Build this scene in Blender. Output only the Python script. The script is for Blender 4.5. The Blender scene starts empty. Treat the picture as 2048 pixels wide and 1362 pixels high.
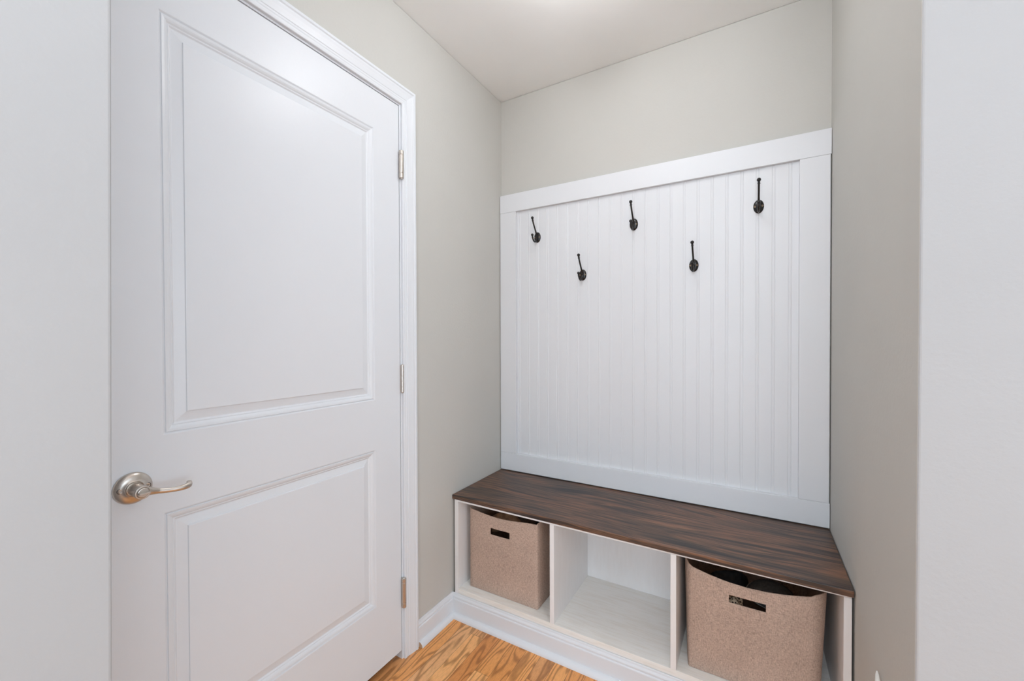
import bpy, bmesh, math, random
from mathutils import Vector, Matrix
random.seed(7)
PI = math.pi
S = bpy.context.scene
COL = S.collection

# ------------------------------------------------------------ camera
f, yaw, pitch, roll, cy = 822.42, 0.52693, -0.0108, -0.0031, 686.25
F0 = Vector((-math.sin(yaw), math.cos(yaw), 0)); R0 = Vector((math.cos(yaw), math.sin(yaw), 0)); U0 = Vector((0, 0, 1))
F2 = F0*math.cos(pitch) + U0*math.sin(pitch); U2 = -F0*math.sin(pitch) + U0*math.cos(pitch)
R3 = R0*math.cos(roll) + U2*math.sin(roll); U3 = -R0*math.sin(roll) + U2*math.cos(roll)
cam = bpy.data.cameras.new('camera'); cam.sensor_width = 36; cam.lens = f*36/2048
cam.shift_y = (cy-681)/2048; cam.clip_start = 0.02
co = bpy.data.objects.new('camera', cam); COL.objects.link(co)
m = Matrix((R3, U3, -F2)).transposed().to_4x4(); m.translation = Vector((1.1458, 0, 1.1928))
co.matrix_world = m
S.camera = co

# ------------------------------------------------------------ world, light, exposure
W = bpy.data.worlds.new('world'); S.world = W; W.use_nodes = True
W.node_tree.nodes['Background'].inputs[0].default_value = (0.74, 0.87, 1.0, 1)
W.node_tree.nodes['Background'].inputs[1].default_value = 1.35
S.view_settings.view_transform = 'Standard'; S.view_settings.look = 'None'
S.view_settings.gamma = 1.0; S.view_settings.use_curve_mapping = False
S.view_settings.exposure = 0.41
LAMP = (0.72, 1.14)          # ceiling lamp over the bench
LAMP_STRENGTH = 25.0
HALL_FILL_STRENGTH = 9.5  # unseen lamp, added as fill for the floor and cubbies
WINDOW_POWER = 24.0
SIDE_FILL_POWER = 22.0
def area(name, loc, rot, sx, sy, power, color):
    l = bpy.data.lights.new(name, 'AREA'); l.shape = 'RECTANGLE'; l.size = sx; l.size_y = sy
    l.energy = power; l.color = color
    o = bpy.data.objects.new(name, l); o.location = loc; o.rotation_euler = rot; COL.objects.link(o)
# daylight through the hall window behind the camera
area('rear_window_daylight', (1.3, -2.98, 1.25), (PI/2, 0, 0), 2.9, 2.1, WINDOW_POWER, (0.76, 0.88, 1.0))
area('side_fill_light', (3.58, -0.55, 1.25), (0, PI/2, 0), 2.1, 2.4, SIDE_FILL_POWER, (0.76, 0.88, 1.0))  # added side light, put in to brighten the door

# ------------------------------------------------------------ dimensions (metres)
D = 1.8635; XR = 1.3932; H = 2.44; FZ = -0.026

# ------------------------------------------------------------ material helpers
def new_mat(name):
    mt = bpy.data.materials.new(name); mt.use_nodes = True
    nt = mt.node_tree; return mt, nt, nt.nodes['Principled BSDF']
def node(nt, t, **kw):
    n = nt.nodes.new(t)
    for k, v in kw.items(): setattr(n, k, v)
    return n
def link(nt, a, b): nt.links.new(a, b)
def coords(nt, scale=(1, 1, 1), kind='Object', rot=(0, 0, 0)):
    tc = node(nt, 'ShaderNodeTexCoord'); mp = node(nt, 'ShaderNodeMapping')
    mp.inputs['Scale'].default_value = scale; mp.inputs['Rotation'].default_value = rot
    link(nt, tc.outputs[kind], mp.inputs['Vector']); return mp.outputs['Vector']
def noise(nt, vec, scale, detail=3, rough=0.5, dist=0):
    n = node(nt, 'ShaderNodeTexNoise'); n.inputs['Scale'].default_value = scale
    n.inputs['Detail'].default_value = detail; n.inputs['Roughness'].default_value = rough
    n.inputs['Distortion'].default_value = dist; link(nt, vec, n.inputs['Vector']); return n.outputs[0]
def ramp(nt, fac, stops, interp='LINEAR'):
    r = node(nt, 'ShaderNodeValToRGB'); e = r.color_ramp.elements; r.color_ramp.interpolation = interp
    while len(e) < len(stops): e.new(0.5)
    for el, (p, c) in zip(e, stops):
        el.position = p; el.color = (*c, 1) if len(c) == 3 else c
    link(nt, fac, r.inputs[0]); return r.outputs[0]
def math_n(nt, op, a, b=None, c=None):
    n = node(nt, 'ShaderNodeMath', operation=op)
    for i, v in enumerate((a, b, c)):
        if v is None: continue
        if isinstance(v, (int, float)): n.inputs[i].default_value = v
        else: link(nt, v, n.inputs[i])
    return n.outputs[0]
def mix(nt, fac, a, b, mode='MIX'):
    n = node(nt, 'ShaderNodeMix', data_type='RGBA', blend_type=mode)
    for i, v in ((0, fac), (6, a), (7, b)):
        if isinstance(v, (int, float)): n.inputs[i].default_value = v
        elif isinstance(v, tuple): n.inputs[i].default_value = (*v, 1)
        else: link(nt, v, n.inputs[i])
    return n.outputs[2]
def bump(nt, h, strength, dist, bsdf):
    b = node(nt, 'ShaderNodeBump'); b.inputs['Strength'].default_value = strength
    b.inputs['Distance'].default_value = dist; link(nt, h, b.inputs['Height'])
    link(nt, b.outputs[0], bsdf.inputs['Normal'])

def paint(name, color, rough=0.5, tex=0.0, tscale=90, var=0.02):
    mt, nt, b = new_mat(name)
    v = coords(nt)
    n1 = noise(nt, v, 2.2, 3)
    lo = tuple(c*(1-var) for c in color); hi = tuple(min(1, c*(1+var)) for c in color)
    link(nt, ramp(nt, n1, [(0.3, lo), (0.7, hi)]), b.inputs['Base Color'])
    b.inputs['Roughness'].default_value = rough
    if tex: bump(nt, noise(nt, v, tscale, 3), tex, 0.0015, b)
    return mt
M = {}
M['wall'] = paint('greige_wall_paint', (0.575, 0.56, 0.52), 0.75, 0.25, 110)
M['hall_wall'] = paint('hall_paint_darkened', (0.440, 0.443, 0.447), 0.75, 0.25, 110)  # wall paint darkened and cooled to offset the strong light on the hall side
M['ceiling'] = paint('ceiling_paint', (0.92, 0.932, 0.928), 0.85, 0.15, 120)
M['trim'] = paint('white_trim_gloss', (0.755, 0.77, 0.795), 0.38, 0.06, 40, 0.006)
M['door'] = paint('white_door_paint', (0.755, 0.77, 0.795), 0.36, 0.05, 130, 0.006)
M['board'] = paint('white_panel_paint', (0.775, 0.785, 0.805), 0.42, 0.08, 60, 0.008)
M['dark'] = paint('dark_backing', (0.08, 0.06, 0.05), 0.9)  # dark colour stands in for the shade behind the door
M['bare'] = paint('bare_pine_end', (0.55, 0.36, 0.22), 0.8)

def brushed_white():
    mt, nt, b = new_mat('brushed_white_plywood')
    v = coords(nt, (3, 40, 40)); n1 = noise(nt, v, 3, 5, 0.6, 0.4)
    v2 = coords(nt, (1, 1, 1)); n2 = noise(nt, v2, 4, 3)
    c1 = ramp(nt, n1, [(0.25, (0.80, 0.755, 0.69)), (0.5, (0.88, 0.86, 0.82)), (0.8, (0.91, 0.90, 0.88))])
    c2 = ramp(nt, n2, [(0.35, (0.94, 0.92, 0.88)), (0.65, (1, 1, 1))])
    link(nt, mix(nt, 0.4, c1, c2, 'MULTIPLY'), b.inputs['Base Color'])
    b.inputs['Roughness'].default_value = 0.5
    bump(nt, n1, 0.06, 0.001, b); return mt
M['ply'] = brushed_white()
def bench_paint():
    mt, nt, b = new_mat('off_white_bench_paint')
    v = coords(nt, (14, 14, 2.0)); n1 = noise(nt, v, 5, 4, 0.6)
    link(nt, ramp(nt, n1, [(0.3, (0.84, 0.815, 0.80)), (0.7, (0.87, 0.85, 0.84))]), b.inputs['Base Color'])
    b.inputs['Roughness'].default_value = 0.5; bump(nt, n1, 0.08, 0.001, b); return mt
M['bench'] = bench_paint()

def stained_wood():
    mt, nt, b = new_mat('dark_stained_pine')
    tc = node(nt, 'ShaderNodeTexCoord'); sp = node(nt, 'ShaderNodeSeparateXYZ'); link(nt, tc.outputs['Object'], sp.inputs[0])
    # long wandering growth rings along the board, with a few cathedral arches
    wn = noise(nt, coords(nt, (0.9, 3.2, 3.2)), 1.6, 1, 0.4, 0.0)
    yy = math_n(nt, 'ADD', sp.outputs[1], math_n(nt, 'MULTIPLY', wn, 0.16))
    cb = node(nt, 'ShaderNodeCombineXYZ'); link(nt, math_n(nt, 'MULTIPLY', sp.outputs[0], 0.045), cb.inputs[0]); link(nt, yy, cb.inputs[1]); link(nt, sp.outputs[2], cb.inputs[2])
    g1 = noise(nt, cb.outputs[0], 40, 3, 0.6, 0.15)
    fine = noise(nt, coords(nt, (3.5, 260, 260)), 1.6, 3, 0.6)
    broad = noise(nt, coords(nt, (0.8, 7, 7)), 2.2, 2, 0.5, 0.2)
    c1 = ramp(nt, g1, [(0.30, (0.026, 0.020, 0.018)), (0.42, (0.070, 0.047, 0.036)), (0.50, (0.230, 0.120, 0.068)), (0.57, (0.060, 0.042, 0.034)), (0.64, (0.28, 0.150, 0.085)), (0.78, (0.060, 0.048, 0.044))])
    c2 = ramp(nt, broad, [(0.38, (0.50, 0.56, 0.64)), (0.60, (1.15, 1.0, 0.92))])
    c3 = ramp(nt, fine, [(0.3, (0.62, 0.62, 0.62)), (0.6, (1.0, 1.0, 1.0)), (0.8, (1.3, 1.3, 1.3))])
    c = mix(nt, 0.9, c1, c2, 'MULTIPLY'); c = mix(nt, 0.8, c, c3, 'MULTIPLY')
    link(nt, c, b.inputs['Base Color'])
    b.inputs['Roughness'].default_value = 0.42; b.inputs['Specular IOR Level'].default_value = 0.6
    bump(nt, fine, 0.25, 0.0008, b); return mt
M['seat'] = stained_wood()

def oak_floor():
    mt, nt, b = new_mat('oak_strip_floor')
    tc = node(nt, 'ShaderNodeTexCoord'); sp = node(nt, 'ShaderNodeSeparateXYZ'); link(nt, tc.outputs['Object'], sp.inputs[0])
    PW = 0.0605
    u = math_n(nt, 'DIVIDE', math_n(nt, 'ADD', sp.outputs[0], 5*PW-0.1486+0.0), PW)
    idx = math_n(nt, 'FLOOR', u); fx = math_n(nt, 'FRACT', u)
    wn = node(nt, 'ShaderNodeTexWhiteNoise', noise_dimensions='1D'); link(nt, math_n(nt, 'ADD', idx, 3.7), wn.inputs['W'])
    off = wn.outputs['Value']
    v = math_n(nt, 'DIVIDE', math_n(nt, 'ADD', sp.outputs[1], math_n(nt, 'MULTIPLY', off, 5.0)), 0.85)
    jdx = math_n(nt, 'FLOOR', v); fy = math_n(nt, 'FRACT', v)
    cb = node(nt, 'ShaderNodeCombineXYZ'); link(nt, idx, cb.inputs[0]); link(nt, jdx, cb.inputs[1])
    wn2 = node(nt, 'ShaderNodeTexWhiteNoise', noise_dimensions='2D'); link(nt, cb.outputs[0], wn2.inputs['Vector'])
    rnd = wn2.outputs['Value']
    base = ramp(nt, rnd, [(0.0, (0.74, 0.325, 0.10)), (0.3, (0.84, 0.40, 0.135)), (0.55, (0.91, 0.475, 0.18)), (0.8, (0.78, 0.43, 0.20)), (1.0, (0.67, 0.275, 0.08))])
    # grain in each strip: shifted by the strip's own random number
    gx = math_n(nt, 'ADD', sp.outputs[0], math_n(nt, 'MULTIPLY', rnd, 7.0))
    g = node(nt, 'ShaderNodeCombineXYZ'); link(nt, gx, g.inputs[0]); link(nt, math_n(nt, 'MULTIPLY', sp.outputs[1], 0.16), g.inputs[1]); link(nt, math_n(nt, 'MULTIPLY', rnd, 3.0), g.inputs[2])
    slow = noise(nt, g.outputs[0], 11, 2, 0.5)
    rings = math_n(nt, 'SINE', math_n(nt, 'ADD', math_n(nt, 'MULTIPLY', slow, 75.0), math_n(nt, 'MULTIPLY', gx, 60.0)))
    pores = noise(nt, g.outputs[0], 330, 3, 0.6)
    c1 = ramp(nt, rings, [(0.0, (1.16, 1.14, 1.12)), (0.55, (1.08, 1.04, 1.0)), (0.88, (0.66, 0.57, 0.46)), (1.0, (0.52, 0.42, 0.32))])
    mr = node(nt, 'ShaderNodeMapRange'); link(nt, rings, mr.inputs[0]); mr.inputs[1].default_value = -1; mr.inputs[2].default_value = 1
    nt.links.new(mr.outputs[0], [n for n in nt.nodes if n.type == 'VALTORGB'][-1].inputs[0])
    c2 = ramp(nt, pores, [(0.35, (0.72, 0.66, 0.60)), (0.55, (1.03, 1.03, 1.03))])
    c = mix(nt, 0.75, base, c1, 'MULTIPLY'); c = mix(nt, 0.5, c, c2, 'MULTIPLY')
    e1 = math_n(nt, 'LESS_THAN', fx, 0.016); e2 = math_n(nt, 'LESS_THAN', fy, 0.0008)
    seam = math_n(nt, 'MAXIMUM', e1, e2)
    c = mix(nt, seam, c, (0.10, 0.045, 0.02))
    link(nt, c, b.inputs['Base Color']); b.inputs['Roughness'].default_value = 0.38
    bump(nt, math_n(nt, 'SUBTRACT', 1.0, seam), 0.3, 0.001, b); return mt
M['floor'] = oak_floor()

def linen(name, color):
    mt, nt, b = new_mat(name)
    nx = noise(nt, coords(nt, (900, 900, 120)), 1.0, 2, 0.6); nz = noise(nt, coords(nt, (110, 110, 900)), 1.0, 2, 0.6)
    h = math_n(nt, 'ADD', math_n(nt, 'MULTIPLY', nx, 0.5), math_n(nt, 'MULTIPLY', nz, 0.5))
    c = ramp(nt, h, [(0.36, tuple(k*0.62 for k in color)), (0.50, color), (0.64, tuple(min(1, k*1.32) for k in color))])
    big = ramp(nt, noise(nt, coords(nt), 9, 2), [(0.3, (0.94, 0.94, 0.94)), (0.7, (1.04, 1.04, 1.04))])
    link(nt, mix(nt, 1.0, c, big, 'MULTIPLY'), b.inputs['Base Color'])
    b.inputs['Roughness'].default_value = 0.95; b.inputs['Specular IOR Level'].default_value = 0.15
    bump(nt, h, 0.5, 0.0012, b); return mt
M['linen'] = linen('taupe_linen', (0.52, 0.385, 0.31))
def metal(name, color, rough, bumpy=0):
    mt, nt, b = new_mat(name)
    v = coords(nt, (40, 40, 300)); n = noise(nt, v, 3, 2)
    link(nt, ramp(nt, n, [(0.3, tuple(c*0.93 for c in color)), (0.7, color)]), b.inputs['Base Color'])
    b.inputs['Metallic'].default_value = 1; b.inputs['Roughness'].default_value = rough
    if bumpy: bump(nt, n, bumpy, 0.0005, b)
    return mt
M['nickel'] = metal('satin_nickel', (0.62, 0.565, 0.51), 0.30)
M['nickel_dark'] = metal('nickel_recess_shade', (0.12, 0.10, 0.09), 0.45)  # nickel darkened to stand for shade in screw recesses and pin holes
M['brass'] = metal('antique_brass', (0.62, 0.45, 0.29), 0.4)
def black_enamel():
    mt, nt, b = new_mat('black_bronze_enamel')
    n = noise(nt, coords(nt), 260, 3)
    link(nt, ramp(nt, n, [(0.35, (0.005, 0.005, 0.006)), (0.75, (0.022, 0.017, 0.015))]), b.inputs['Base Color'])
    b.inputs['Roughness'].default_value = 0.27; b.inputs['Specular IOR Level'].default_value = 0.45
    bump(nt, n, 0.15, 0.0006, b); return mt
M['black'] = black_enamel()
def cloth(name, c0, c1, scale=60, rough=0.85):
    mt, nt, b = new_mat(name)
    n = noise(nt, coords(nt), scale, 3)
    link(nt, ramp(nt, n, [(0.35, c0), (0.65, c1)]), b.inputs['Base Color'])
    b.inputs['Roughness'].default_value = rough; bump(nt, n, 0.3, 0.002, b); return mt
M['brown_leather'] = cloth('brown_leather', (0.18, 0.095, 0.05), (0.34, 0.20, 0.115), 40, 0.5)
M['black_cloth'] = cloth('black_cloth', (0.006, 0.007, 0.009), (0.018, 0.018, 0.02), 80, 0.8)
M['grey_felt'] = cloth('grey_felt', (0.035, 0.033, 0.032), (0.06, 0.055, 0.052), 120, 0.9)
M['piping'] = cloth('pale_piping', (0.25, 0.23, 0.2), (0.32, 0.29, 0.26), 120, 0.7)
def leopard():
    mt, nt, b = new_mat('spotted_fabric')
    vo = node(nt, 'ShaderNodeTexVoronoi'); vo.inputs['Scale'].default_value = 150; link(nt, coords(nt), vo.inputs['Vector'])
    link(nt, ramp(nt, vo.outputs['Distance'], [(0.0, (0.02, 0.012, 0.01)), (0.42, (0.03, 0.018, 0.012)), (0.5, (0.62, 0.50, 0.36)), (1, (0.70, 0.58, 0.44))]), b.inputs['Base Color'])
    b.inputs['Roughness'].default_value = 0.8; return mt
M['leopard'] = leopard()
def emit(name, color, s):
    mt, nt, b = new_mat(name); b.inputs['Base Color'].default_value = (0.9, 0.9, 0.9, 1)
    b.inputs['Emission Color'].default_value = (*color, 1); b.inputs['Emission Strength'].default_value = s; return mt
M['lamp'] = emit('lamp_glass', (0.95, 0.97, 1.0), LAMP_STRENGTH)
M['hall_fill'] = emit('hall_fill_glow', (0.88, 0.94, 1.0), HALL_FILL_STRENGTH)
def glass():
    mt, nt, b = new_mat('window_glass'); b.inputs['Roughness'].default_value = 0; b.inputs['Transmission Weight'].default_value = 1
    b.inputs['IOR'].default_value = 1.45; return mt
M['white_plastic'] = paint('ivory_plastic', (0.74, 0.71, 0.66), 0.35)

# ------------------------------------------------------------ mesh helpers
def finish(name, bm, mat, parent=None, smooth=False, bevel=0, loc=None, seg=2):
    bmesh.ops.recalc_face_normals(bm, faces=bm.faces)
    me = bpy.data.meshes.new(name); bm.to_mesh(me); bm.free()
    for mm in (mat if isinstance(mat, (list, tuple)) else [mat]): me.materials.append(mm)
    if smooth:
        for p in me.polygons: p.use_smooth = True
    o = bpy.data.objects.new(name, me); COL.objects.link(o)
    if parent: o.parent = parent
    if loc: o.location = loc
    if bevel:
        mo = o.modifiers.new('bevel', 'BEVEL'); mo.width = bevel; mo.segments = seg; mo.limit_method = 'ANGLE'; mo.angle_limit = math.radians(40)
    return o
def box(bm, x0, x1, y0, y1, z0, z1, mi=0):
    vs = [bm.verts.new((x, y, z)) for z in (z0, z1) for y in (y0, y1) for x in (x0, x1)]
    for q in ((0, 1, 3, 2), (4, 6, 7, 5), (0, 4, 5, 1), (2, 3, 7, 6), (0, 2, 6, 4), (1, 5, 7, 3)):
        bm.faces.new([vs[i] for i in q]).material_index = mi
def boxes(name, lst, mat, parent=None, bevel=0, loc=None):
    bm = bmesh.new()
    o = loc or (0, 0, 0)
    for b in lst: box(bm, b[0]-o[0], b[1]-o[0], b[2]-o[1], b[3]-o[1], b[4]-o[2], b[5]-o[2])
    return finish(name, bm, mat, parent, bevel=bevel, loc=loc)
def prism(bm, bottom, top):
    a = [bm.verts.new(p) for p in bottom]; b = [bm.verts.new(p) for p in top]; n = len(a)
    bm.faces.new(a); bm.faces.new(b[::-1])
    for i in range(n): bm.faces.new((a[i], a[(i+1) % n], b[(i+1) % n], b[i]))
def stations(bm, rings, closed_profile=True, caps=True, mi_cap=0):
    vr = [[bm.verts.new(p) for p in r] for r in rings]; n = len(vr[0])
    for a, b in zip(vr, vr[1:]):
        for i in range(n if closed_profile else n-1):
            bm.faces.new((a[i], a[(i+1) % n], b[(i+1) % n], b[i]))
    if caps:
        bm.faces.new(vr[0]).material_index = mi_cap; bm.faces.new(vr[-1][::-1])
    return vr
def lathe(bm, prof, center, axis, seg=32, sx=1.0, sz=1.0):
    """prof: (radius, height along axis); axis 'x','y','z' ; ellipse by sx, sz"""
    rings = []
    for r, h in prof:
        ring = []
        for k in range(seg):
            a = 2*PI*k/seg; u = r*math.cos(a)*sx; v = r*math.sin(a)*sz
            p = {'x': (h, u, v), 'y': (u, h, v), 'z': (u, v, h)}[axis]
            ring.append(tuple(center[i]+p[i] for i in range(3)))
        rings.append(ring)
    return stations(bm, rings)
def tube(bm, pts, rad, seg=12, flat=1.0, side=Vector((1, 0, 0))):
    pts = [Vector(p) for p in pts]; rings = []
    for i, p in enumerate(pts):
        t = (pts[min(i+1, len(pts)-1)] - pts[max(i-1, 0)]).normalized()
        a = side - t*side.dot(t)
        if a.length < 1e-4: a = Vector((0, 0, 1)) - t*t.z
        a.normalize(); b = t.cross(a)
        r = rad[i] if isinstance(rad, (list, tuple)) else rad
        rings.append([p + a*math.cos(2*PI*k/seg)*r + b*math.sin(2*PI*k/seg)*r*flat for k in range(seg)])
    return stations(bm, rings)
def spline(pts, n=6):
    P = [Vector(p) for p in pts]; P = [2*P[0]-P[1]] + P + [2*P[-1]-P[-2]]; out = []
    for i in range(1, len(P)-2):
        for k in range(n):
            t = k/n; a, b, c, d = P[i-1:i+3]
            out.append(0.5*((2*b)+(c-a)*t+(2*a-5*b+4*c-d)*t*t+(3*b-a-3*c+d)*t**3))
    out.append(P[-2]); return out
def ball(bm, c, r, sub=3, scale=(1, 1, 1)):
    bmesh.ops.create_icosphere(bm, subdivisions=sub, radius=r, matrix=Matrix.Translation(c) @ Matrix.Diagonal((*scale, 1)))
def thing(name, label, cat, loc=(0, 0, 0), group=None):
    o = bpy.data.objects.new(name, None); COL.objects.link(o); o.location = loc; o.empty_display_size = 0.05
    o['label'] = label; o['category'] = cat
    if group: o['group'] = group
    return o
def tag(o, label, cat, group=None):
    o['label'] = label; o['category'] = cat
    if group: o['group'] = group
    return o
def struct(o, label=None, cat=None):
    o['kind'] = 'structure'
    if label: o['label'] = label
    if cat: o['category'] = cat
    return o

# ------------------------------------------------------------ room shell
struct(boxes('floor', [(-1.3, 3.7, -3.1, 1.98, FZ-0.05, FZ)], M['floor']), 'orange-brown oak strip floor in front of the bench', 'floor')
struct(boxes('ceiling', [(-1.3, 3.7, -3.1, 1.98, H+0.0015, H+0.1)], M['ceiling']), 'plain off-white ceiling over the niche and hall', 'ceiling')
HY0, HY1, HZ = 0.2635, 1.149, 2.089
struct(boxes('wall_left', [(-0.11, 0, HY1, 1.98, FZ, H), (-0.11, 0, 0.13, HY0, FZ, H), (-0.11, 0, HY0, HY1, HZ, H)], M['wall']), 'pale greige wall holding the white panelled door', 'wall')
struct(boxes('wall_back', [(0, XR, D, 1.98, FZ, H)], M['wall']), 'pale greige back wall of the niche above the white panel', 'wall')
bm = bmesh.new()
def rw(z):
    yc = 0.957-0.009*(z-1.19)
    return [(XR, 1.98, z), (XR, yc, z), (3.7, yc, z), (3.7, 1.1, z), (1.52, 1.1, z), (1.52, 1.98, z)]
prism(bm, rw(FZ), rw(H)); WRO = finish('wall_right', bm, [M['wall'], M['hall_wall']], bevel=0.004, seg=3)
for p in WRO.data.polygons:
    if p.normal.y < -0.9: p.material_index = 1  # hall-facing side takes the darkened paint to hold down its brightness
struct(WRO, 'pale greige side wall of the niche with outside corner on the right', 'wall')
bm = bmesh.new()
def sw(z):
    xe = 0.467+0.042*(z-1.19)*0.8
    return [(-1.3, 0.07, z), (xe, 0.07, z), (xe, 0.19, z), (-1.3, 0.19, z)]
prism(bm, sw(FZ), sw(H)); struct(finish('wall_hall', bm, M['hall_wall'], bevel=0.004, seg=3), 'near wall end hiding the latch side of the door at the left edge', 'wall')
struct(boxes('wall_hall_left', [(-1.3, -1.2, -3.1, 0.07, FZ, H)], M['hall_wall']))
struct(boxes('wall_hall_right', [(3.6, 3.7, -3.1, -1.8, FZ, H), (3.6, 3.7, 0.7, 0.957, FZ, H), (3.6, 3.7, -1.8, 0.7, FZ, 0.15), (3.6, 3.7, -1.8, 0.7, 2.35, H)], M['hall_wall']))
struct(boxes('added_window', [(3.62, 3.68, -1.8, -1.74, 0.15, 2.35), (3.62, 3.68, 0.64, 0.7, 0.15, 2.35), (3.62, 3.68, -1.74, 0.64, 0.15, 0.21), (3.62, 3.68, -1.74, 0.64, 2.29, 2.35), (3.62, 3.68, -0.58, -0.52, 0.21, 2.29)], M['trim']))  # unseen window frame, added around the side fill light
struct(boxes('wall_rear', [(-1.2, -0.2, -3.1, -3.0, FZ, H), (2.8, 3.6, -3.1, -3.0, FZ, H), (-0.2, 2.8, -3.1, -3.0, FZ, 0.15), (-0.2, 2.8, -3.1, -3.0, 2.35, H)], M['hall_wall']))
wn = struct(boxes('window_1', [(-0.2, -0.14, -3.08, -3.02, 0.15, 2.35), (2.74, 2.8, -3.08, -3.02, 0.15, 2.35), (-0.14, 2.74, -3.08, -3.02, 0.15, 0.21), (-0.14, 2.74, -3.08, -3.02, 2.29, 2.35), (1.27, 1.33, -3.08, -3.02, 0.21, 2.29)], M['trim']))
# added dark walls behind the door, keep light out of its gap
struct(boxes('wall_light_block', [(-1.0, -0.9, 0.19, 1.98, FZ, H), (-0.9, -0.11, 1.5, 1.6, FZ, H)], M['dark']))

# ------------------------------------------------------------ door
dr = bpy.data.objects.new('door_1', None); COL.objects.link(dr); dr.location = (0, 0.7, FZ)
struct(dr, 'white two-panel door with satin nickel lever, hinged on its right side', 'door')
dr.empty_display_size = 0.1
def loc_of(e): return tuple(-c for c in e.location)
def child(o, parent):           # keep world placement of a mesh built in world coordinates
    o.parent = parent; o.matrix_parent_inverse = Matrix.Translation(-Vector(parent_world(parent))); return o
def parent_world(p):
    v = Vector(p.location)
    while p.parent: p = p.parent; v += Vector(p.location)
    return v
DY0, DY1, DZ0, DZ1 = 0.285, 1.1275, 0.0095, 2.066
bm = bmesh.new()
prof = [(0, 0), (0.0012, -0.0006), (0.0042, -0.0034), (0.0050, -0.0034), (0.0062, -0.0008), (0.0085, -0.0012), (0.0115, -0.0018), (0.0150, -0.0036), (0.0180, -0.0062), (0.0192, -0.0068),
        (0.0202, -0.0062), (0.0215, -0.0066), (0.0245, -0.0094), (0.0262, -0.0094), (0.0465, -0.0050), (0.0475, -0.0026), (0.0490, -0.0022)]
PANELS = [(0.4035, 1.0085, 0.9775, 1.9330), (0.4035, 1.0085, 0.2430, 0.8010)]
ys = [DY0, 0.4035, 1.0085, DY1]; zs = [DZ0, 0.2430, 0.8010, 0.9775, 1.9330, DZ1]
gv = {(i, j): bm.verts.new((0, y, z)) for i, y in enumerate(ys) for j, z in enumerate(zs)}
for i in range(3):
    for j in range(5):
        if i == 1 and j in (1, 3): continue
        bm.faces.new([gv[i, j], gv[i+1, j], gv[i+1, j+1], gv[i, j+1]])
for (y0, y1, z0, z1), jj in zip(PANELS, (3, 1)):
    prev = [gv[1, jj], gv[2, jj], gv[2, jj+1], gv[1, jj+1]]
    for ins, dep in prof[1:]:
        cur = [bm.verts.new((dep, yy, zz)) for yy, zz in ((y0+ins, z0+ins), (y1-ins, z0+ins), (y1-ins, z1-ins), (y0+ins, z1-ins))]
        for k in range(4): bm.faces.new((prev[k], prev[(k+1) % 4], cur[(k+1) % 4], cur[k]))
        prev = cur
    bm.faces.new(prev)
# back and edges
edge = [gv[0, 0], gv[3, 0], gv[3, 5], gv[0, 5]]
bk = [bm.verts.new((-0.035, v.co.y, v.co.z)) for v in edge]
bm.faces.new(bk[::-1])
for a, b in (((0, 0), (3, 0)), ((0, 5), (3, 5))):
    row = [gv[i, a[1]] for i in range(4)]
    bb = (bk[0], bk[1]) if a[1] == 0 else (bk[3], bk[2])
    bm.faces.new(row + [bb[1], bb[0]])
for i, bb in ((0, (bk[0], bk[3])), (3, (bk[1], bk[2]))):
    col = [gv[i, j] for j in range(6)]
    bm.faces.new(col + [bb[1], bb[0]])
child(finish('door_leaf', bm, M['door']), dr)

# jamb and stop
JY0, JY1, JZ = 0.2815, 1.1310, 2.0700
o = boxes('trim_1', [(-0.11, 0, JY1, HY1, FZ, HZ), (-0.11, 0, HY0, JY0, FZ, HZ), (-0.11, 0, JY0, JY1, JZ, HZ),
                     (-0.075, -0.037, JY1-0.011, JY1, FZ, JZ), (-0.075, -0.037, JY0, JY0+0.011, FZ, JZ), (-0.075, -0.037, JY0, JY1, JZ-0.011, JZ)], M['trim'])
struct(o, 'white door jamb around the panelled door', 'door jamb')
# casing, mitred
cp = [(0, 0), (0, 0.0085), (0.0015, 0.0100), (0.0075, 0.0112), (0.0090, 0.0108), (0.0100, 0.0090), (0.0125, 0.0090), (0.0150, 0.0104), (0.0175, 0.0104), (0.0185, 0.0094), (0.0210, 0.0094), (0.0225, 0.0112),
      (0.0300, 0.0122), (0.0400, 0.0140), (0.0480, 0.0160), (0.0500, 0.0158), (0.0510, 0.0145), (0.0530, 0.0150), (0.0560, 0.0180), (0.0630, 0.0180), (0.0650, 0.0165), (0.0660, 0.0140), (0.0660, 0)]
CY0, CY1, CZ = 0.2755, 1.1370, 2.0760
rings = []
for st in range(4):
    r = []
    for w, t in cp:
        y = CY1+w if st < 2 else CY0-w
        z = FZ if st in (0, 3) else CZ+w
        r.append((t, y, z))
    rings.append(r)
bm = bmesh.new(); stations(bm, rings)
struct(finish('trim_2', bm, M['trim']), 'white moulded casing around the panelled door', 'door casing')

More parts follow.
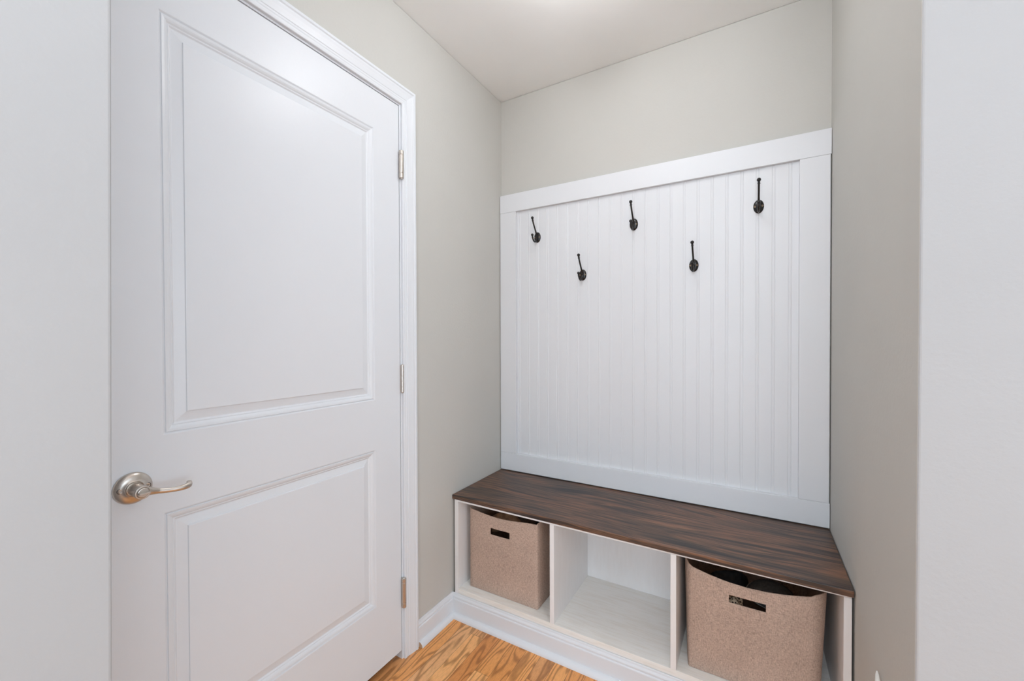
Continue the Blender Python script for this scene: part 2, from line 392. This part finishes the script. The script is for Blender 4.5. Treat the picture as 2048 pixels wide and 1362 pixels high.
# lever handle
hy, hz = 0.3492, 0.8755
rose_prof = [(0.0325, 0.0), (0.0335, 0.002), (0.0330, 0.0045), (0.0315, 0.0065), (0.0280, 0.0090), (0.0225, 0.0112), (0.0180, 0.0125), (0.0165, 0.0140), (0.0158, 0.0142), (0.0150, 0.0128), (0.0135, 0.0128)]
bm = bmesh.new(); lathe(bm, rose_prof, (0, hy, hz), 'x', 64)
hd = finish('lever_handle', bm, M['nickel'], smooth=True); child(hd, dr); hd['label'] = 'satin nickel lever handle with privacy thumbturn'
HW = Vector((0, 0.7, FZ))
def sub(o):
    o.parent = hd; o.matrix_parent_inverse = hd.matrix_parent_inverse.copy(); o.matrix_parent_inverse = Matrix.Identity(4)
    return o
bm = bmesh.new(); lathe(bm, [(0.0, 0.010), (0.0130, 0.010), (0.0130, 0.046), (0.0138, 0.047), (0.0138, 0.0545), (0.0130, 0.0560), (0.0108, 0.0562), (0.0105, 0.0545), (0.0, 0.0545)], (0, hy, hz), 'x', 48)
sub(finish('neck', bm, M['nickel'], smooth=False, bevel=0.0004))
bm = bmesh.new(); lathe(bm, [(0, 0.054), (0.0098, 0.054), (0.0098, 0.0575), (0.0090, 0.0585), (0, 0.0585)], (0, hy, hz), 'x', 40)
box(bm, 0.058, 0.0690, hy-0.0090, hy+0.0090, hz-0.0021, hz+0.0021)
sub(finish('thumbturn', bm, M['nickel'], bevel=0.0008))
bm = bmesh.new()
pts = spline([(0.047, hy+0.003, hz-0.001), (0.0475, hy+0.015, hz-0.003), (0.048, hy+0.029, hz-0.0070), (0.050, hy+0.0435, hz-0.0098), (0.052, hy+0.059, hz-0.0114), (0.0525, hy+0.0735, hz-0.0113), (0.0495, hy+0.0835, hz-0.0098), (0.0445, hy+0.0865, hz-0.0075), (0.0400, hy+0.0855, hz-0.0062)], 8)
n = len(pts)
def rr(t):
    ks = [(0, 0.0118), (0.12, 0.0098), (0.25, 0.0068), (0.45, 0.0060), (0.6, 0.0070), (0.75, 0.0080), (0.88, 0.0074), (1, 0.0052)]
    for (a, ra), (b, rb) in zip(ks, ks[1:]):
        if t <= b: return ra+(rb-ra)*(t-a)/(b-a)
rings = []
for i, p in enumerate(pts):
    t = (pts[min(i+1, n-1)]-pts[max(i-1, 0)]).normalized(); r = rr(i/(n-1))
    up = Vector((0, 0, 1)); a = up - t*up.dot(t); a.normalize(); b = t.cross(a)
    rings.append([p + a*math.cos(2*PI*k/20)*r*0.86 + b*math.sin(2*PI*k/20)*r*0.62 for k in range(20)])
stations(bm, rings); ball(bm, pts[-1], 0.0036, 2)
sub(finish('lever', bm, M['nickel'], smooth=True))
for s in (-1, 1):
    bm = bmesh.new(); lathe(bm, [(0.0045, 0.0085), (0.0045, 0.0112), (0.0036, 0.0118), (0.0026, 0.0116), (0.0020, 0.0106), (0.0, 0.0106)], (0, hy+s*0.0225, hz+0.001), 'x', 20)
    bm2 = sub(finish('screw', bm, [M['nickel']], smooth=False)); bm2['label'] = 'small round mounting screw'
    bm = bmesh.new(); lathe(bm, [(0.0058, 0.0086), (0.0058, 0.01065), (0.0047, 0.01075), (0.0047, 0.0088)], (0, hy+s*0.0225, hz+0.001), 'x', 24)
    sub(finish('screw_shade_ring', bm, M['nickel_dark']))  # dark ring painted as the shade around the screw

# hinges
def hinge(z0, z1, spring):
    zc = (z0+z1)/2; h = z1-z0
    e = bpy.data.objects.new('hinge', None); COL.objects.link(e); e.parent = dr
    e.location = (0, 1.1293-0.7, zc-FZ); e.empty_display_size = 0.02
    e['label'] = 'satin nickel spring hinge with fat barrel' if spring else 'slim satin nickel butt hinge'
    r = 0.0088 if spring else 0.0062; cx = 0.0105 if spring else 0.0075; cyy = 0.0015 if spring else 0.0032
    bm = bmesh.new()
    g = 0.0007
    if spring: segs = [(-h/2, -h/2+0.017), (-h/2+0.018, h/2-0.016), (h/2-0.015, h/2)]
    else: segs = [(-h/2, -h/2+h*0.2-g), (-h/2+h*0.2, -h/2+h*0.4-g), (-h/2+h*0.4, -h/2+h*0.6-g), (-h/2+h*0.6, -h/2+h*0.8-g), (-h/2+h*0.8, h/2)]
    for a, b in segs: lathe(bm, [(r*0.9, a), (r, a+0.0008), (r, b-0.0008), (r*0.9, b)], (cx, cyy, 0), 'z', 24)
    lathe(bm, [(r*0.88, -h/2+0.001), (r*0.88, h/2-0.001)], (cx, cyy, 0), 'z', 24)
    finish('barrel', bm, M['nickel'], e, smooth=False, bevel=0)
    bm = bmesh.new(); box(bm, -0.030, cx, -0.0012, 0.0012, -h/2+0.002, h/2-0.002)
    finish('hinge_plate', bm, M['nickel'], e)
    if spring:
        bm = bmesh.new()
        for zz, yy in ((h/2-0.007, 0.004), (-h/2+0.022, -0.004)):
            lathe(bm, [(0.0, -0.001), (0.0014, -0.001), (0.0014, 0.0004), (0, 0.0004)], (cx+r*0.93, cyy+yy*0.3, zz), 'x', 12)
        finish('pin_hole_shade', bm, M['nickel_dark'], e)  # dark discs painted as the shade inside the holes
    bm = bmesh.new(); lathe(bm, [(0.0, -h/2-0.003), (0.0035, -h/2-0.0025), (0.0045, -h/2), (0.0045, h/2), (0.0035, h/2+0.002), (0, h/2+0.0022)], (cx, cyy, 0), 'z', 16)
    finish('pin', bm, M['nickel'], e)
hinge(1.7955, 1.8980, True); hinge(0.9915, 1.0950, False); hinge(0.1770, 0.2870, True)

# ------------------------------------------------------------ baseboards and quarter rounds
BT = 0.071
bp = [(0, FZ), (0.0125, FZ), (0.0125, 0.046), (0.0115, 0.049), (0.0085, 0.0505), (0.0095, 0.054), (0.0095, 0.0575), (0.0080, 0.0605), (0.0050, 0.0640), (0.0042, 0.0690), (0.0032, BT), (0, BT)]
qp = [(0, FZ)] + [(0.0185*math.cos(a), FZ+0.0195*math.sin(a)) for a in [PI/2*k/8 for k in range(9)]]
YC = 1.436          # carcass front plane
YB = YC             # baseboard against carcass
bm = bmesh.new(); stations(bm, [[(t, 1.2035, z) for t, z in bp], [(t, YB-t, z) for t, z in bp]])
struct(finish('baseboard_left', bm, M['trim']), 'short white baseboard between the door casing and the bench', 'baseboard')
bm = bmesh.new(); stations(bm, [[(t, YB-t, z) for t, z in bp], [(XR, YB-t, z) for t, z in bp]])
struct(finish('baseboard_front', bm, M['trim']), 'long white baseboard along the foot of the storage bench', 'baseboard')
bm = bmesh.new(); stations(bm, [[(0.0125+t, 1.209, z) for t, z in qp], [(0.0125+t, YB-0.0125-t, z) for t, z in qp]], mi_cap=1)
struct(finish('trim_3', bm, [M['trim'], M['bare']]), 'short white quarter round at the floor beside the door casing', 'quarter round')
bm = bmesh.new(); stations(bm, [[(0.0125+t, YB-0.0125-t, z) for t, z in qp], [(XR, YB-0.0125-t, z) for t, z in qp]])
struct(finish('trim_4', bm, M['trim']), 'long white quarter round along the floor in front of the bench', 'quarter round')

# ------------------------------------------------------------ storage bench
YBK = 1.812; ST = 0.094; TU = 0.4765
bench = thing('storage_bench', 'white three-cubby storage bench with dark stained wooden seat, built into the niche', 'bench', (0.70, 1.64, FZ))
def bpart(name, lst, mat, bevel=0.0008):
    o = boxes(name, lst, mat, bevel=bevel); return child(o, bench)
bpart('side_panel', [(0.0145, 0.0335, YC, 1.845, 0.069, TU)], M['bench'])
bpart('side_panel', [(1.3690, 1.3870, YC, 1.845, 0.069, TU)], M['bench'])
bpart('divider', [(0.4755, 0.4935, YC, YBK, ST, TU)], M['bench'])
bpart('divider', [(0.9160, 0.9340, YC, YBK, ST, TU)], M['bench'])
bpart('bottom_shelf', [(0.0338, 1.3687, YC, 1.845, 0.0712, ST)], M['ply'])
bpart('back_panel', [(0.0338, 1.3687, YBK+0.0003, 1.818, ST+0.0003, TU)], M['bench'])
bpart('top_rail', [(0.0145, 1.3870, YC, 1.845, TU+0.0002, 0.4840)], M['bench'])
bpart('plinth', [(0.0145, 1.3870, YC+0.001, YC+0.02, FZ, 0.0690)], M['bench'])
bm = bmesh.new()
prism(bm, [(0.0015, 1.4345, 0.4842), (1.3900, 1.4255, 0.4842), (1.3905, 1.8500, 0.4842), (0.0015, 1.8500, 0.4842)],
          [(0.0015, 1.4345, 0.5030), (1.3900, 1.4255, 0.5030), (1.3905, 1.8500, 0.5030), (0.0015, 1.8500, 0.5030)])
seat = child(finish('seat', bm, M['seat'], bevel=0.0022), bench); seat['label'] = 'dark brown stained wooden seat board with streaky grain'

# ------------------------------------------------------------ white panel above the bench
pn = thing('beadboard_panel', 'tall white beadboard panel in a flat frame on the back wall above the bench', 'wall panel', (0.70, D, 0.507))
YF = 1.8435; YP = 1.8585
child(boxes('top_rail', [(0.003, 1.3918, YF, D-0.0005, 1.8480, 1.9400)], M['board'], bevel=0.0012), pn)
child(boxes('bottom_rail', [(0.003, 1.3915, YF, D-0.0005, 0.5070, 0.5965)], M['board'], bevel=0.0012), pn)
child(boxes('stile', [(0.003, 0.0962, YF+0.0004, D-0.0005, 0.5970, 1.8475)], M['board'], bevel=0.0012), pn)
child(boxes('stile', [(1.2980, 1.3892, YF+0.0004, D-0.0005, 0.5970, 1.8475)], M['board'], bevel=0.0012), pn)
bm = bmesh.new()
P = 0.0527; ptsx = [(0.0964, YP)]
k = -24
xs = sorted(1.2713-P*i for i in range(0, 23) if 0.105 < 1.2713-P*i < 1.29)
for xc in xs:
    for dx, dy in ((-0.0062, 0), (-0.0052, 0.00095), (-0.0044, 0.0012), (-0.0036, 0.0008), (-0.0026, 0.0003), (-0.0012, 0), (0.0012, 0), (0.0026, 0.0003), (0.0036, 0.0008), (0.0044, 0.0012), (0.0052, 0.00095), (0.0062, 0)):
        ptsx.append((xc+dx, YP+dy))
ptsx.append((1.2978, YP))
poly = ptsx + [(1.2978, D-0.0005), (0.0964, D-0.0005)]
prism(bm, [(x, y, 0.5968) for x, y in poly], [(x, y, 1.8478) for x, y in poly])
child(finish('beadboard', bm, M['board']), pn)

# ------------------------------------------------------------ coat hooks
def make_hook(label):
    t = thing('coat_hook', label, 'coat hook', (0, 0, 0), 'black double coat hooks on the white panel')
    bm = bmesh.new()      # local: y negative is towards the room
    lathe(bm, [(1.0, 0.0), (1.0, -0.0015), (0.93, -0.0032), (0.75, -0.0052), (0.5, -0.0066), (0.25, -0.0074), (0.05, -0.0076)], (0, 0, 0), 'y', 40, 0.0180, 0.0262)
    bp_ = finish('backplate', bm, M['black'], t, smooth=True)
    bm = bmesh.new()
    pts = spline([(0, -0.004, -0.006), (0, -0.010, 0.010), (0, -0.021, 0.027), (0, -0.034, 0.045), (0, -0.045, 0.060), (0, -0.052, 0.073), (0, -0.0555, 0.083)], 5)
    nn = len(pts)
    tube(bm, pts, [0.0056-(0.0056-0.0036)*min(1, i/(nn*0.35)) for i in range(nn)], 14)
    tip = pts[-1]; d = (pts[-1]-pts[-3]).normalized()
    def turned(bm, base, d, prof):
        a = Vector((1, 0, 0)); b = d.cross(a)
        stations(bm, [[base + d*h + a*math.cos(2*PI*k/20)*r + b*math.sin(2*PI*k/20)*r for k in range(20)] for r, h in prof])
    collar = [(0.0036, -0.0090), (0.0056, -0.0083), (0.0060, -0.0068), (0.0040, -0.0060), (0.0036, -0.0046), (0.0048, -0.0036), (0.0046, -0.0022), (0.0037, -0.0012), (0.0037, 0.0006)]
    knob = [(0.0036, -0.0006)] + [(0.0071*math.sin(q), 0.0062-0.0071*math.cos(q)) for q in [0.55+(PI-0.6)*k/10 for k in range(11)]]
    turned(bm, tip-d*0.004, d, collar)
    up = finish('upper_prong', bm, M['black'], t, smooth=True)
    bm = bmesh.new(); turned(bm, tip-d*0.004, d, knob); finish('ball_tip', bm, M['black'], up, smooth=True)
    bm = bmesh.new()
    pts = spline([(0, -0.005, -0.002), (0, -0.011, -0.014), (0, -0.021, -0.0245), (0, -0.034, -0.0275), (0, -0.046, -0.0215), (0, -0.0535, -0.011), (0, -0.0565, -0.001)], 5)
    nn = len(pts)
    tube(bm, pts, [0.0058-(0.0058-0.0037)*min(1, i/(nn*0.4)) for i in range(nn)], 14)
    tip = pts[-1]; d = (pts[-1]-pts[-3]).normalized()
    turned(bm, tip-d*0.003, d, [(r*0.92, h*0.92) for r, h in collar])
    lo = finish('lower_prong', bm, M['black'], t, smooth=True)
    bm = bmesh.new(); turned(bm, tip-d*0.003, d, [(r*0.92, h*0.92) for r, h in knob]); finish('ball_tip', bm, M['black'], lo, smooth=True)
    for s in (-1, 1):
        bm = bmesh.new(); lathe(bm, [(0.0033, -0.0035), (0.0033, -0.0058), (0.0027, -0.0064), (0.0020, -0.0062), (0.0017, -0.0040), (0.0002, -0.0040)], (s*0.0122, 0, 0), 'y', 16)
        sc = finish('screw', bm, M['brass'], t, smooth=False); sc['label'] = 'small brass screw'
    return t
def copy_thing(o, label):
    c = o.copy(); COL.objects.link(c); c['label'] = label
    for ch in o.children:
        d = ch.copy(); COL.objects.link(d); d.parent = c
        for g in ch.children:
            e = g.copy(); COL.objects.link(e); e.parent = d
    return c
hook_spots = [((0.2150, 1.7010), 'black double coat hook nearest the left wall, upper row of the white panel', 0),
              ((0.4545, 1.4935), 'black double coat hook, left one of the lower pair on the white panel', 0),
              ((0.6935, 1.6985), 'black double coat hook in the middle of the upper row of three', 0),
              ((0.9390, 1.4940), 'black double coat hook, right one of the lower pair on the white panel', 0),
              ((1.1690, 1.7000), 'black double coat hook nearest the right wall, upper row, seen almost straight on', 0)]
h0 = make_hook(hook_spots[0][1])
hooks = [h0] + [copy_thing(h0, lb) for _, lb, _ in hook_spots[1:]]
for o, ((x, z), lb, _) in zip(hooks, hook_spots):
    o.location = (x, YP, z)

# ------------------------------------------------------------ fabric bins
def make_bin(label, loc, sect, H1, lean, slot, sag, group='taupe linen storage bins in the bench cubbies'):
    """sect: function(t height 0..1, s list) -> outline points (x,y); front edge is outline index 0..NF"""
    t = thing('storage_bin', label, 'storage bin', loc, group)
    x0, x1, z0, z1 = slot
    bm = bmesh.new()
    zrows = sorted(set([0.0, 0.03, 0.08, 0.14, 0.20, 0.26, 0.31] + [z0-0.006, z0, (z0+z1)/2, z1, z1+0.006] + [0.999]))
    zrows = [z for z in zrows if z < H1-0.004 or z == 0.999]
    grid = []
    for z in zrows:
        top = z == 0.999
        outline = sect(min(1, (H1 if top else z)/H1))
        ring = []
        for (x, y, s) in outline:
            zz = H1 - sag(s) if top else z
            ring.append(bm.verts.new((x, y, zz)))
        grid.append(ring)
    n = len(grid[0]); outl = sect(0.85)
    for j in range(len(grid)-1):
        for i in range(n):
            a, b = outl[i], outl[(i+1) % n]
            if a[2] is not None and b[2] is not None and 0 <= i < n-1:
                xm = a[2]; xn = b[2]
                zz0, zz1 = zrows[j], zrows[j+1]
                if xm >= x0-1e-6 and xn <= x1+1e-6 and zz0 >= z0-1e-6 and zz1 <= z1+1e-6: continue
            bm.faces.new((grid[j][i], grid[j][(i+1) % n], grid[j+1][(i+1) % n], grid[j+1][i]))
    bm.faces.new(grid[0][::-1])
    o = finish('fabric_shell', bm, M['linen'], t)
    for p in o.data.polygons: p.use_smooth = True
    so = o.modifiers.new('thick', 'SOLIDIFY'); so.thickness = 0.004; so.offset = -1
    bv = o.modifiers.new('soft', 'BEVEL'); bv.width = 0.0012; bv.segments = 2; bv.limit_method = 'ANGLE'; bv.angle_limit = math.radians(50)
    return t
def bin_outline(fx, front, corner_r, left, right, back):
    pass
# front s coordinate is the flat x position along the front used for slot and sag
def sect1(t):
    pts = []
    yb = 0.0
    w0, w1 = 0.0, 0.330
    X = [0.0, 0.02, 0.05, 0.075, 0.1005+0.005, 0.155, 0.2025, 0.25, 0.29, 0.315, 0.330]
    for x in X:
        bow = 0.005*math.sin(PI*x/0.33)*t
        pts.append((x + (0.006*t*(1-x/0.33)), -bow, x))
    r = 0.004
    pts += [(0.334, r, None), (0.335, 0.06, None), (0.336+0.003*t, 0.15, None), (0.334, 0.25, None), (0.331, 0.317, None), (0.325, 0.321, None), (0.16, 0.322, None), (0.004, 0.321, None), (-0.002, 0.317, None), (0.0, 0.15, None), (-0.001, 0.05, None), (-0.0035, r, None)]
    return pts
b1 = make_bin('taupe linen storage bin with brown leather inside, in the left cubby', (0.0690, 1.4770, ST+0.0008), sect1, 0.349,
              0, (0.1055, 0.2025, 0.256, 0.284), lambda s: 0.0 if s is None else 0.004+0.011*max(0, math.sin(PI*min(1, s/0.30)))**1.2)
def sect2(t):
    pts = []
    X = [0.0, 0.02, 0.05, 0.08, 0.1120, 0.165, 0.2140, 0.255, 0.29, 0.315, 0.330]
    for x in X:
        bow = 0.006*math.sin(PI*x/0.33)*t
        pts.append((x + 0.009*t*(1-x/0.33) + 0.003*t*(x/0.33), -bow, x))
    e = 0.016*t
    pts += [(0.338+e*0.3, 0.003, None), (0.350+e*0.6, 0.018, None), (0.357+e, 0.040, None), (0.362+e, 0.080, None), (0.364+e*0.9, 0.16, None), (0.362+e*0.4, 0.25, None), (0.356, 0.312, None), (0.346, 0.322, None), (0.17, 0.323, None), (0.000, 0.322, None), (-0.008, 0.316, None), (-0.014, 0.2, None), (-0.014-0.004*t, 0.10, None), (-0.012-0.008*t, 0.05, None), (-0.004, 0.006, None)]
    return pts
b2 = make_bin('taupe linen storage bin with black items inside, in the right cubby', (0.9690, 1.4770, ST+0.0008), sect2, 0.343,
              0, (0.1120, 0.2140, 0.2545, 0.2790), lambda s: (0.0 if s is None else 0.006+0.021*max(0, math.sin(PI*min(1, s/0.33)))**0.9))

# contents, each an object of its own
def blob(name, pts, rads, mat, label, cat, flat=0.6, group=None, side=Vector((0, 0, 1))):
    bm = bmesh.new(); p = spline(pts, 6); n = len(p); m_ = len(rads)
    rr_ = []
    for i in range(n):
        t = i/(n-1)*(m_-1); a = int(min(t, m_-2)); rr_.append(rads[a]+(rads[a+1]-rads[a])*(t-a))
    tube(bm, p, rr_, 20, flat, side)
    bmesh.ops.subdivide_edges(bm, edges=[e for e in bm.edges if e.calc_length() > 0.02], cuts=1)
    rnd = random.Random(len(name)+int(1000*pts[0][0]))
    for v in bm.verts: v.co += Vector((rnd.uniform(-1, 1), rnd.uniform(-1, 1), rnd.uniform(-1, 1)))*0.0012
    o = finish(name, bm, mat, smooth=True); sm = o.modifiers.new('sub', 'SUBSURF'); sm.levels = 1; sm.render_levels = 2
    return tag(o, label, cat, group)
SB = ST+0.006
# left bin
blob('leather_boot', [(0.118, 1.555, 0.31), (0.150, 1.545, 0.355), (0.20, 1.537, 0.389), (0.255, 1.537, 0.391), (0.290, 1.54, 0.376)], [0.012, 0.032, 0.040, 0.038, 0.020], M['brown_leather'], 'brown leather item showing above the rim of the left linen bin', 'leather item', 0.8)
blob('black_scarf', [(0.30, 1.62, 0.30), (0.335, 1.60, 0.345), (0.355, 1.66, 0.355), (0.33, 1.73, 0.33)], [0.020, 0.040, 0.040, 0.020], M['black_cloth'], 'black cloth bundled behind the brown leather item in the left bin', 'cloth', 0.7)
# right bin
bm = bmesh.new()
rings = []
for k in range(9):
    a = k/8; r = 0.055*math.sqrt(max(0.02, 1-(a*0.98)**2)); rings.append((r, a*0.045))
lathe(bm, [(0.058, -0.004), (0.058, 0.0)] + rings, (0, 0, 0), 'z', 40, 1.25, 0.9)
cap = finish('felt_cap', bm, M['grey_felt'], smooth=True); cap.location = (1.205, 1.565, 0.355); cap.rotation_euler = (math.radians(20), math.radians(4), math.radians(12))
tag(cap, 'round charcoal felt cap with a pale edge in the right linen bin', 'cap')
bm = bmesh.new()
bmesh.ops.create_circle(bm, segments=10, radius=0.001)
bm.free()
bm = bmesh.new(); tube(bm, [(0.0725*math.cos(2*PI*k/48), 0.0522*math.sin(2*PI*k/48), 0.0) for k in range(49)], 0.0012, 8, 1.0, Vector((0, 0, 1)))
pp = finish('cap_piping', bm, M['piping'], cap, smooth=True); pp['label'] = 'pale stitched edge'
blob('black_glove', [(1.01, 1.60, 0.29), (1.05, 1.585, 0.345), (1.10, 1.60, 0.355), (1.13, 1.66, 0.33)], [0.014, 0.036, 0.036, 0.02], M['black_cloth'], 'black cloth item at the left inside the right linen bin', 'cloth', 0.6)
bm = bmesh.new()
gx, gy = 14, 8
vv = [[bm.verts.new((1.062+0.062*i/gx, 1.500+0.05*j/gy, 0.3405+0.004*math.sin(i*0.9)+0.010*j/gy+0.003*math.cos(j*1.3+i*0.4)-0.012*(i/gx)**3)) for i in range(gx+1)] for j in range(gy+1)]
for j in range(gy):
    for i in range(gx): bm.faces.new((vv[j][i], vv[j][i+1], vv[j+1][i+1], vv[j+1][i]))
sc = finish('spotted_scarf', bm, M['leopard'], smooth=True); so = sc.modifiers.new('thick', 'SOLIDIFY'); so.thickness = 0.006
tag(sc, 'cream and dark spotted fabric seen through the handle slot of the right bin', 'scarf')

# ------------------------------------------------------------ pale stick leaning on the right wall
T = Vector((XR-0.006, 1.1785, 0.4598)); B = Vector((1.352, 0.80, FZ+0.007)); Ld = (B-T)
bm = bmesh.new()
tube(bm, [T, T+Ld*0.012, T+Ld*0.04, T+Ld*0.09, T+Ld*0.3, T+Ld*0.7, B], [0.0012, 0.0035, 0.0055, 0.0068, 0.0068, 0.0068, 0.0068], 16)
tag(finish('wooden_stick', bm, M['white_plastic'], smooth=True), 'pale pointed stick leaning on the right wall, only its tip in view at the bottom', 'stick')

# ------------------------------------------------------------ lamps
def ceiling_lamp(x, y, r, mat, label):
    t = thing('ceiling_lamp', label, 'ceiling lamp', (x, y, H))
    bm = bmesh.new(); lathe(bm, [(0, 0.0), (r*0.75, 0.0), (r*0.75, -0.012), (r*0.55, -0.026), (0, -0.026)], (0, 0, 0), 'z', 48)
    finish('lamp_base', bm, M['trim'], t, smooth=False)
    h = r*0.72
    bm = bmesh.new(); lathe(bm, [(max(0.001, r*math.sin(a)), -0.0265-h+h*math.cos(a)) for a in [0.35+(PI-0.35)*k/18 for k in range(19)]], (0, 0, 0), 'z', 48)
    finish('lamp_shade', bm, mat, t, smooth=True)
ceiling_lamp(LAMP[0], LAMP[1], 0.076, M['lamp'], 'round globe ceiling lamp above the floor in front of the bench')
ceiling_lamp(1.15, -0.55, 0.28, M['hall_fill'], 'added wide globe fill lamp behind the camera, brightening floor and cubbies')  # added fill light, not a known lamp of the hall
